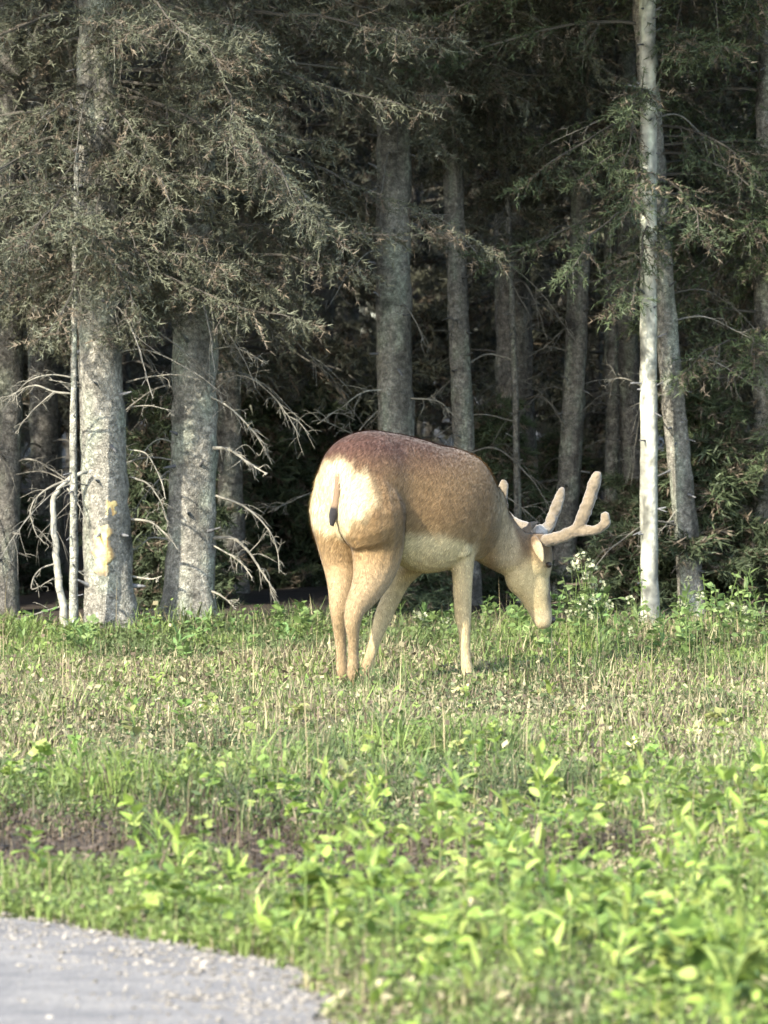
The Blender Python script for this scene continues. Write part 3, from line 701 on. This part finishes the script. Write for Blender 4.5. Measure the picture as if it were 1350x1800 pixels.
while len(spots) < 190 and tries < 40000:
    tries += 1
    Y = 30.4 + 42 * rng.random() ** 1.25; X = rng.uniform(-1, 1) * (2.5 + .15 * Y)
    if abs(X) < 2.6 and Y < 31.8: continue
    if Y < 42 and any(abs(675 + X * F / Y - q) < w_ for q, w_ in ((700, 75), (815, 40), (1138, 40), (330, 40))): continue
    if all((X - a) ** 2 + (Y - c) ** 2 > (.6 + .02 * Y) ** 2 for a, c, _ in spots): spots.append((X, Y, 0))
for a in (-9, -7.5, -6, -4.6, -3.2, 3.1, 4.4, 5.8, 7.4): spots.append((a, 28.6 + rng.uniform(-.3, .9), 1))
WL = ['dim slim conifer with bare lower trunk in the shaded wood', 'dim conifer with boughs nearly to the ground in the shaded wood', 'stout dim conifer with high boughs in the shaded wood', 'very slender dim conifer in the shaded wood']
for k, (X, Y, fr) in enumerate(spots):
    src = protos[k % 4]; e = src if k < 4 else copy_tree(src)
    e.location = (X, Y, gz(X, Y)); e.rotation_euler = (0, 0, rng.normal(0, .5) if fr or rng.random() < .3 else rng.random() * 6.28); s = rng.uniform(.85, 1.2); e.scale = (s, s, s)
    e['label'] = WL[k % 4]; e['group'] = WL[k % 4].replace('conifer', 'conifers')
    if fr: e['label'] = 'dim conifer at the edge of the wood, beside the meadow'; e['group'] = 'conifers along the edge of the wood'
# young conifers under the trees
rng = np.random.default_rng(17)
yc = empty('young_conifer', (0, 40, 0), 'young low conifer growing under the taller trees', 'tree', 'young conifers under the trees')
V, Pq, C, ax = trunk_mesh(.02, .006, 1.3, (0, 0), rng, (.11, .10, .085), 7, n=16, bow=.01); mb = MB(); mb.add(V, Pq, C); mb.build('trunk', M_BARK, yc)
crown(rng, ax, .08, 1.3, .62, 60, (.055, .072, .036), True, .9, 1.6, 0, True).build('crown', M_NEEDLE, yc, smooth=False)
k = 0
for q in range(400):
    Y = rng.uniform(29.6, 37); X = rng.uniform(-.16, .16) * Y
    if k >= 34: break
    e = yc if k == 0 else copy_tree(yc); k += 1
    e.location = (X, Y, gz(X, Y) - .02); s = rng.uniform(.45, 1.15); e.scale = (s, s, s * rng.uniform(.7, 1)); e.rotation_euler = (0, 0, rng.random() * 6.28)

# ------------------------------------------------------------------ weeds
def leaf_mesh(name, L, W, seed, colr):
    rng = np.random.default_rng(seed); n = 6; t = np.linspace(0, 1, n); wd = W * np.sin(np.pi * t ** .8) ** .8 + .001
    cv = -.22 * L * t ** 2
    V = []
    for i in range(n):
        V += [(-wd[i], t[i] * L, cv[i] + .25 * wd[i]), (0, t[i] * L, cv[i]), (wd[i], t[i] * L, cv[i] + .25 * wd[i])]
    i = np.arange(n - 1) * 3; q = np.vstack([np.stack([i, i + 1, i + 4, i + 3], 1), np.stack([i + 1, i + 2, i + 5, i + 4], 1)])
    C = np.tile(np.array(colr), (len(V), 1)); C[1::3] *= 1.18
    me = mesh_np(name, np.array(V), [q], C); me.materials.append(M_LEAF); return me
LEAFC = [(.175, .250, .048), (.215, .290, .055), (.135, .205, .048), (.255, .305, .080)]
KINDS = [[leaf_mesh('leaf', l, wv, k, LEAFC[k % 4]) for k, (l, wv) in enumerate([(.042, .013), (.050, .015), (.034, .012), (.044, .017)])],
         [leaf_mesh('leaf', l, wv, k, LEAFC[(k + 1) % 4]) for k, (l, wv) in enumerate([(.066, .007), (.055, .008), (.074, .008)])], []]
for k in range(3):                                   # three leaflets on one stalk
    src = leaf_mesh('leaflet', .026 + .004 * k, .010 + .001 * k, k, LEAFC[(k + 2) % 4]); v0 = np.array([x.co[:] for x in src.vertices]); f0 = np.array([tuple(p.vertices) for p in src.polygons])
    t3 = MB()
    for az in (-1.15, 0, 1.15):
        q = Quaternion((0, 0, 1), az); t3.add(np.array([tuple(q @ Vector(v)) for v in v0]) + np.array((0, .012, 0)), [f0], np.array(LEAFC[(k + 2) % 4]))
    me = t3.mesh('leaf'); me.materials.append(M_LEAF); KINDS[2].append(me)
def weed(loc, h, nl, seed, label, group, sep=True, sc=1., name='leafy_weed', colr=None, flower=None, lean=.12):
    rng = np.random.default_rng(seed); e = empty(name, loc, label, 'plant', group)
    lx, ly = rng.normal(0, lean, 2) * h
    pth = smooth_path([(0, 0, -.03), (lx * .25, ly * .25, h * .5), (lx, ly, h)], 10)
    mb = MB(); V, Pq = tube(pth, np.linspace(.0035, .0015, 10) * sc, None, 5); mb.add(V, Pq, (.13, .19, .05))
    fo = MB(); kd = rng.choice(3, p=(.38, .22, .40)); leaves = KINDS[kd]
    for k in range(nl):
        f = .12 + .88 * ((k + rng.random() * .6) / nl) ** .75; f = min(f, 1); p = pth[min(9, int(f * 9))]
        az = k * 2.4 + rng.random(); el = rng.uniform(.0, 1.15) + (.25 if kd == 1 else 0); s = sc * rng.uniform(.65, 1.2) * (1.15 - .35 * f)
        q = Quaternion((0, 0, 1), az) @ Quaternion((1, 0, 0), el) @ Quaternion((0, 1, 0), rng.normal(0, .35))
        d = np.array(q @ Vector((0, 1, 0))); st_ = p + d * .015 * s
        me = leaves[rng.integers(len(leaves))]
        if sep:
            o = link('leaf', me, None, e); o.location = st_; o.rotation_mode = 'QUATERNION'; o.rotation_quaternion = q; o.scale = (s, s, s)
        else:
            v = np.array([tuple(Vector(st_) + q @ (x.co * s)) for x in me.vertices]); fc = np.array([tuple(pq.vertices) for pq in me.polygons])
            fo.add(v, [fc], np.array(colr or LEAFC[rng.integers(4)]) * rng.uniform(.75, 1.25))
    mb.build('stem', M_LEAF, e)
    if not sep: fo.build('foliage', M_LEAF, e)
    if flower:
        fm = MB()
        for k in range(flower[0]):
            p = pth[rng.integers(5, 10)] + rng.normal(0, .035, 3) * np.array((1, 1, .8)) ; d = rng.normal(0, 1, (14, 3)); d /= np.linalg.norm(d, axis=1)[:, None]
            a = p + d * .009; s1 = np.cross(d, rng.normal(0, 1, (14, 3))); s1 /= np.linalg.norm(s1, axis=1)[:, None]
            V = np.stack([a, a + d * .008 + s1 * .008, a + d * .016, a + d * .008 - s1 * .008], 1).reshape(-1, 3); fm.add(V, [np.arange(56).reshape(-1, 4)], flower[1])
            V, Pq, _ = stick([pth[4], (pth[5] + p) / 2, p], .0014, .001, None, 4, 6); fm.add(V, Pq, (.13, .17, .06))
        fm.build('blossom_clusters', M_LEAF, e)
    return e
rng = np.random.default_rng(303); k = 0; spots = []
t_ = 0
while len(spots) < 290 and t_ < 30000:
    t_ += 1
    px = rng.uniform(-150, 1500); py = rng.uniform(1500, 1900) if rng.random() < .8 else rng.uniform(1400, 1560)
    Y = CAM_H * F / (py - 565); X = (px - 675) / F * Y; d = road_sd([X], [Y])[0]
    if d < .07: continue
    if N1(np.array([X * 3.1 + 4]), np.array([Y * 1.9]))[0] < .46 and rng.random() < .93: continue
    if soil_shade_mask(np.array([X]), np.array([Y]))[0] > .35 and rng.random() < .85: continue
    if all((X - a) ** 2 + (Y - c) ** 2 > .085 ** 2 for a, c, *_ in spots): spots.append((X, Y, px, py))
G1 = 'leafy weeds beside the road edge'
for X, Y, px, py in spots:
    hh = (.09 + .19 * rng.random() ** 1.5) * (1.2 if px > 560 else .75)
    weed((X, Y, gz(X, Y)), hh, int(rng.integers(11, 19)), int(rng.integers(1 << 30)), 'bright leafy weed in the strip between the grey road and the bare dark soil' if X < -.08 else 'bright green leafy weed in the thick stand beyond the road corner', 'weeds between road and bare soil' if X < -.08 else G1, True, rng.uniform(.75, 1.2))
def at_ground(px, py): 
    Y = CAM_H * F / (py - 565); X = (px - 675) / F * Y; return (X, Y, gz(X, Y))
for (px, py, h, nl, sc, lab) in [(548, 1650, .16, 24, 1.5, 'big clumped bright weed at the tip of the road'), (690, 1640, .20, 6, 1.4, 'tall thin weed topped by a single rounded leaf cluster'),
                            (640, 1660, .19, 14, 1.4, 'upright bright weed between the tip of the road and the taller stem'), (1030, 1660, .17, 12, 1.5, 'curving bright weed standing alone above its darker neighbours'),
                            (1200, 1760, .15, 26, 1.8, 'broad clump of bright yellow-green weed leaves'), (1300, 1800, .16, 26, 1.8, 'broad bright weed clump at the end of the row of weeds'),
                            (70, 1580, .12, 12, 1.2, 'bright weed in front of the bare dark soil'), (285, 1610, .11, 12, 1.2, 'bright leafy weed beside the bare soil'), (655, 1790, .10, 10, 1.2, 'low rounded weed growing against the road corner')]:
    weed(at_ground(px, py), h, nl, px, lab, None, True, sc, 'leafy_weed')
# forest-edge herbs
GE = 'green herbs along the forest edge'
for k in range(135):
    px = rng.uniform(-250, 1600) if k < 95 else rng.uniform(900, 1500); py = rng.uniform(1112, 1175) - (6 if 380 < px < 560 else 0)
    if 560 < px < 900: py = rng.uniform(1108, 1135)
    weed(at_ground(px, py), rng.uniform(.09, .22) * (1.65 if px > 900 else .8), int(rng.integers(12, 20)), int(rng.integers(1 << 30)), 'green leafy herb at the foot of the forest edge', GE, False, rng.uniform(.75, 1.15), 'forest_edge_herb',
         [(.13, .19, .06), (.10, .165, .055), (.165, .225, .08)][k % 3])
for k, (px, py, h, nf) in enumerate([(1030, 1160, .46, 9), (1062, 1158, .40, 7), (1010, 1150, .38, 5), (1120, 1140, .22, 5), (1215, 1130, .30, 4), (740, 1130, .13, 5), (780, 1132, .13, 4), (1290, 1125, .18, 4)]):
    lab = ['tall weed with pale blossom clusters beside the muzzle of the deer', 'pale blossoming weed between the deer and the pale trunk', 'blossoming weed right in front of the face of the deer', 'low pale-flowered weed at the foot of the pale trunk',
           'pale-flowered weed in front of the leaning trunk', 'small pale-flowered weed seen under the belly of the deer', 'small pale-flowered weed close to the foreleg of the deer', 'low pale-flowered weed beyond the leaning trunk'][k]
    weed(at_ground(px, py), h, 22, 900 + k, lab, None, False, 1.0, 'flowering_weed', (.15, .20, .075), (nf, (.34, .35, .22)), .1)
# mid-meadow weeds
for k in range(60):
    px = rng.uniform(-100, 1450); py = rng.uniform(1230, 1480); 
    if px < 560 and py > 1430: continue
    weed(at_ground(px, py), rng.uniform(.07, .15), int(rng.integers(9, 15)), int(rng.integers(1 << 30)), 'small yellow-green weed scattered in the open meadow', 'weeds scattered in the meadow', False, rng.uniform(.7, 1.15), 'meadow_weed',
         [(.19, .24, .06), (.14, .22, .05), (.24, .25, .09)][k % 3], (2, (.55, .50, .25)) if k % 6 == 0 else None)

# ------------------------------------------------------------------ grass and gravel
rng = np.random.default_rng(77)
def scatter(n, x0, x1, y0, y1):
    """more plants per area near the camera's field of view"""
    x = rng.uniform(x0, x1, n); y = rng.uniform(y0, y1, n); return x, y
def grass_field(n, Yr, xk, hmul, wmul):
    y = rng.uniform(*Yr, n); x = rng.uniform(-1, 1, n) * (xk * y); sd = road_sd(x, y)
    keep = (sd > .16 * (fbm(N3, x * 4.5, y * 4.5) - .55) + .05 * rng.random(n)) & (rng.random(n) > .72 * soil_shade_mask(x, y))
    keep &= rng.random(n) < 1 - .93 * sstep(27.6, 28.7, y + .9 * (fbm(N3, x * 1.3, y * 1.3) - .5))
    x, y, sd = x[keep], y[keep], sd[keep]; n = len(x); z = height(x, y, sd)
    p1 = fbm(N2, x * 1.1 + 5, y * .55 + 5); p2 = fbm(N4, x * 2.6, y * 1.6); p3 = N3(x * 6, y * 4)
    straw = sstep(.36, .70, p1 * 1.25 - .1 + .16 * np.exp(-((y - 22.6) / 2.6) ** 2) - .13 * sstep(20.5, 16.5, y) - .12 * sstep(25.5, 27, y) + .22 * (p3 - .5))
    bright = sstep(.40, .72, p2 + .2 * sstep(19, 14, y) + .15 * (p3 - .5))
    g = np.array((.088, .118, .044)) + 0 * x[:, None]; g = g * (1 - bright[:, None]) + np.array((.155, .210, .055)) * bright[:, None]
    isst = rng.random(n) < (.10 + .55 * straw) * (1 if wmul < .012 else .6)
    C = np.where(isst[:, None], np.array((.29, .255, .145)), g) * rng.uniform(.6, 1.35, n)[:, None]
    brown = (rng.random(n) < (.10 + .15 * straw) * (1 if wmul < .012 else .5)); C = np.where(brown[:, None], np.array((.12, .09, .06)) * rng.uniform(.7, 1.3, n)[:, None], C)
    dm = soil_shade_mask(x, y); ind = (rng.random(n) < 1.1 * dm); C = np.where(ind[:, None], np.array((.085, .064, .044)) * rng.uniform(.5, 1.6, n)[:, None], C)  # dead brown growth on the soil, darkened with the painted shade band
    h = hmul * rng.uniform(.35, 1.25, n) * (.30 + 1.0 * p2 + .75 * sstep(.5, .8, N1(x * 3.3 + 11, y * 2.1))) * (1 - .5 * np.exp(-np.abs(sd) / .12)) * (1 - .55 * dm)
    h *= (1 - .30 * straw) * (1 - .45 * np.exp(-((y - 15.1) / .6) ** 2) * sstep(.1, -.2, x))
    gap = sstep(.54, .38, N1(x * 3.1 + 4, y * 1.9)) * sstep(18.5, 16.5, y) * sstep(-.3, .1, x); h *= 1 - .6 * gap
    return x, y, z, h, C, n
GB = MB()
for (n, Yr, xk, hm, wm, blade) in [(108000, (12.0, 18.5), .085, .085, .0040, 1), (112000, (18.5, 29.2), .085, .095, .0050, 1),
                                   (98000, (12.0, 18.5), .085, .085, .017, 0), (98000, (18.5, 28.8), .085, .085, .020, 0),
                                   (38000, (11, 29), .30, .10, .012, 1), (30000, (11, 29), .30, .09, .03, 0)]:
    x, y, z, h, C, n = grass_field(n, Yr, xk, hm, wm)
    az = rng.random(n) * 2 * np.pi; dx, dy = np.cos(az), np.sin(az)
    if blade:
        bend = rng.uniform(.15, .75, n) * h; ww_ = wm * rng.uniform(.6, 1.3, n)
        tall = rng.random(n) < .004; h = np.where(tall, h * 2.1 + .04, h); bend = np.where(tall, bend * .5, bend); C = np.where(tall[:, None], np.array((.30, .25, .14)) * rng.uniform(.6, 1.2, n)[:, None], C); ww_ = np.where(tall, ww_ * .55, ww_)
        b0 = np.stack([x, y, z - .01], 1); mid = np.stack([x + dx * bend * .3, y + dy * bend * .3, z + h * .6], 1); tip = np.stack([x + dx * bend, y + dy * bend, z + h], 1)
        s = np.stack([-dy * ww_ / 2, dx * ww_ / 2, 0 * x], 1)
        V = np.stack([b0 - s, b0 + s, mid + s * .9, mid - s * .9, tip], 1).reshape(-1, 5, 3)
        i = np.arange(n)[:, None] * 5
        GB.add(V.reshape(-1, 3), [i + np.array((0, 1, 2, 3)), i + np.array((3, 2, 4))], np.repeat(C, 5, 0))
    else:
        s = wm * rng.uniform(.6, 1.4, n); hh = h * rng.uniform(.25, 1, n); el = rng.uniform(-.3, .9, n)
        c = np.stack([x, y, z + hh], 1); d = np.stack([dx * np.cos(el), dy * np.cos(el), np.sin(el)], 1) * s[:, None]
        sv = np.stack([-dy, dx, rng.normal(0, .35, n)], 1) * (s * .38)[:, None]
        V = np.stack([c, c + d * .5 + sv, c + d, c + d * .5 - sv], 1).reshape(-1, 3)
        GB.add(V, [np.arange(n * 4).reshape(-1, 4)], np.repeat(C, 4, 0))
go = GB.build('meadow_grass', M_GRASS, None, False)
tag(go, 'mixed green and straw-coloured grass and ground cover of the meadow', 'grass', kind='stuff')
# gravel along the road edge
n = 6000; i = rng.integers(0, len(EDGE) - 1, n); t = rng.random(n); 
sel = np.where((EDGE[:, 0] > -3.2) & (EDGE[:, 0] < 1.2))[0]; i = rng.choice(sel[:-1], n)
p = EDGE[i] * (1 - t)[:, None] + EDGE[i + 1] * t[:, None]; nn = np.stack([-(EDGE[i + 1] - EDGE[i])[:, 1], (EDGE[i + 1] - EDGE[i])[:, 0]], 1); nn /= np.linalg.norm(nn, axis=1)[:, None]
off = -np.abs(rng.normal(0, .28, n)) + .07; p = p + nn * off[:, None]
sz = rng.gamma(2.0, .0017, n).clip(.0015, .014)
ico = bmesh.new(); bmesh.ops.create_icosphere(ico, subdivisions=1, radius=1); iv = np.array([v.co[:] for v in ico.verts]); fv = np.array([[v.index for v in f.verts] for f in ico.faces]); ico.free()
sq = rng.uniform(.6, 1.3, (n, 1, 3)) * np.array((1, 1, .55)); V = iv[None] * sq * sz[:, None, None] * (1 + .25 * rng.normal(0, 1, (n, len(iv), 1)).clip(-1, 1))
V[..., 0] += p[:, 0, None]; V[..., 1] += p[:, 1, None]; V[..., 2] += .004 + sz[:, None] * .25
C = np.array((.20, .18, .15)) * rng.uniform(.5, 1.3, (n, 1))
gb = MB(); gb.add(V.reshape(-1, 3), [(np.arange(n)[:, None, None] * len(iv) + fv[None]).reshape(-1, 3)], np.repeat(C, len(iv), 0))
tag(gb.build('gravel', M_STONE, None, False), 'loose pale gravel along the ragged road edge', 'gravel', kind='stuff')
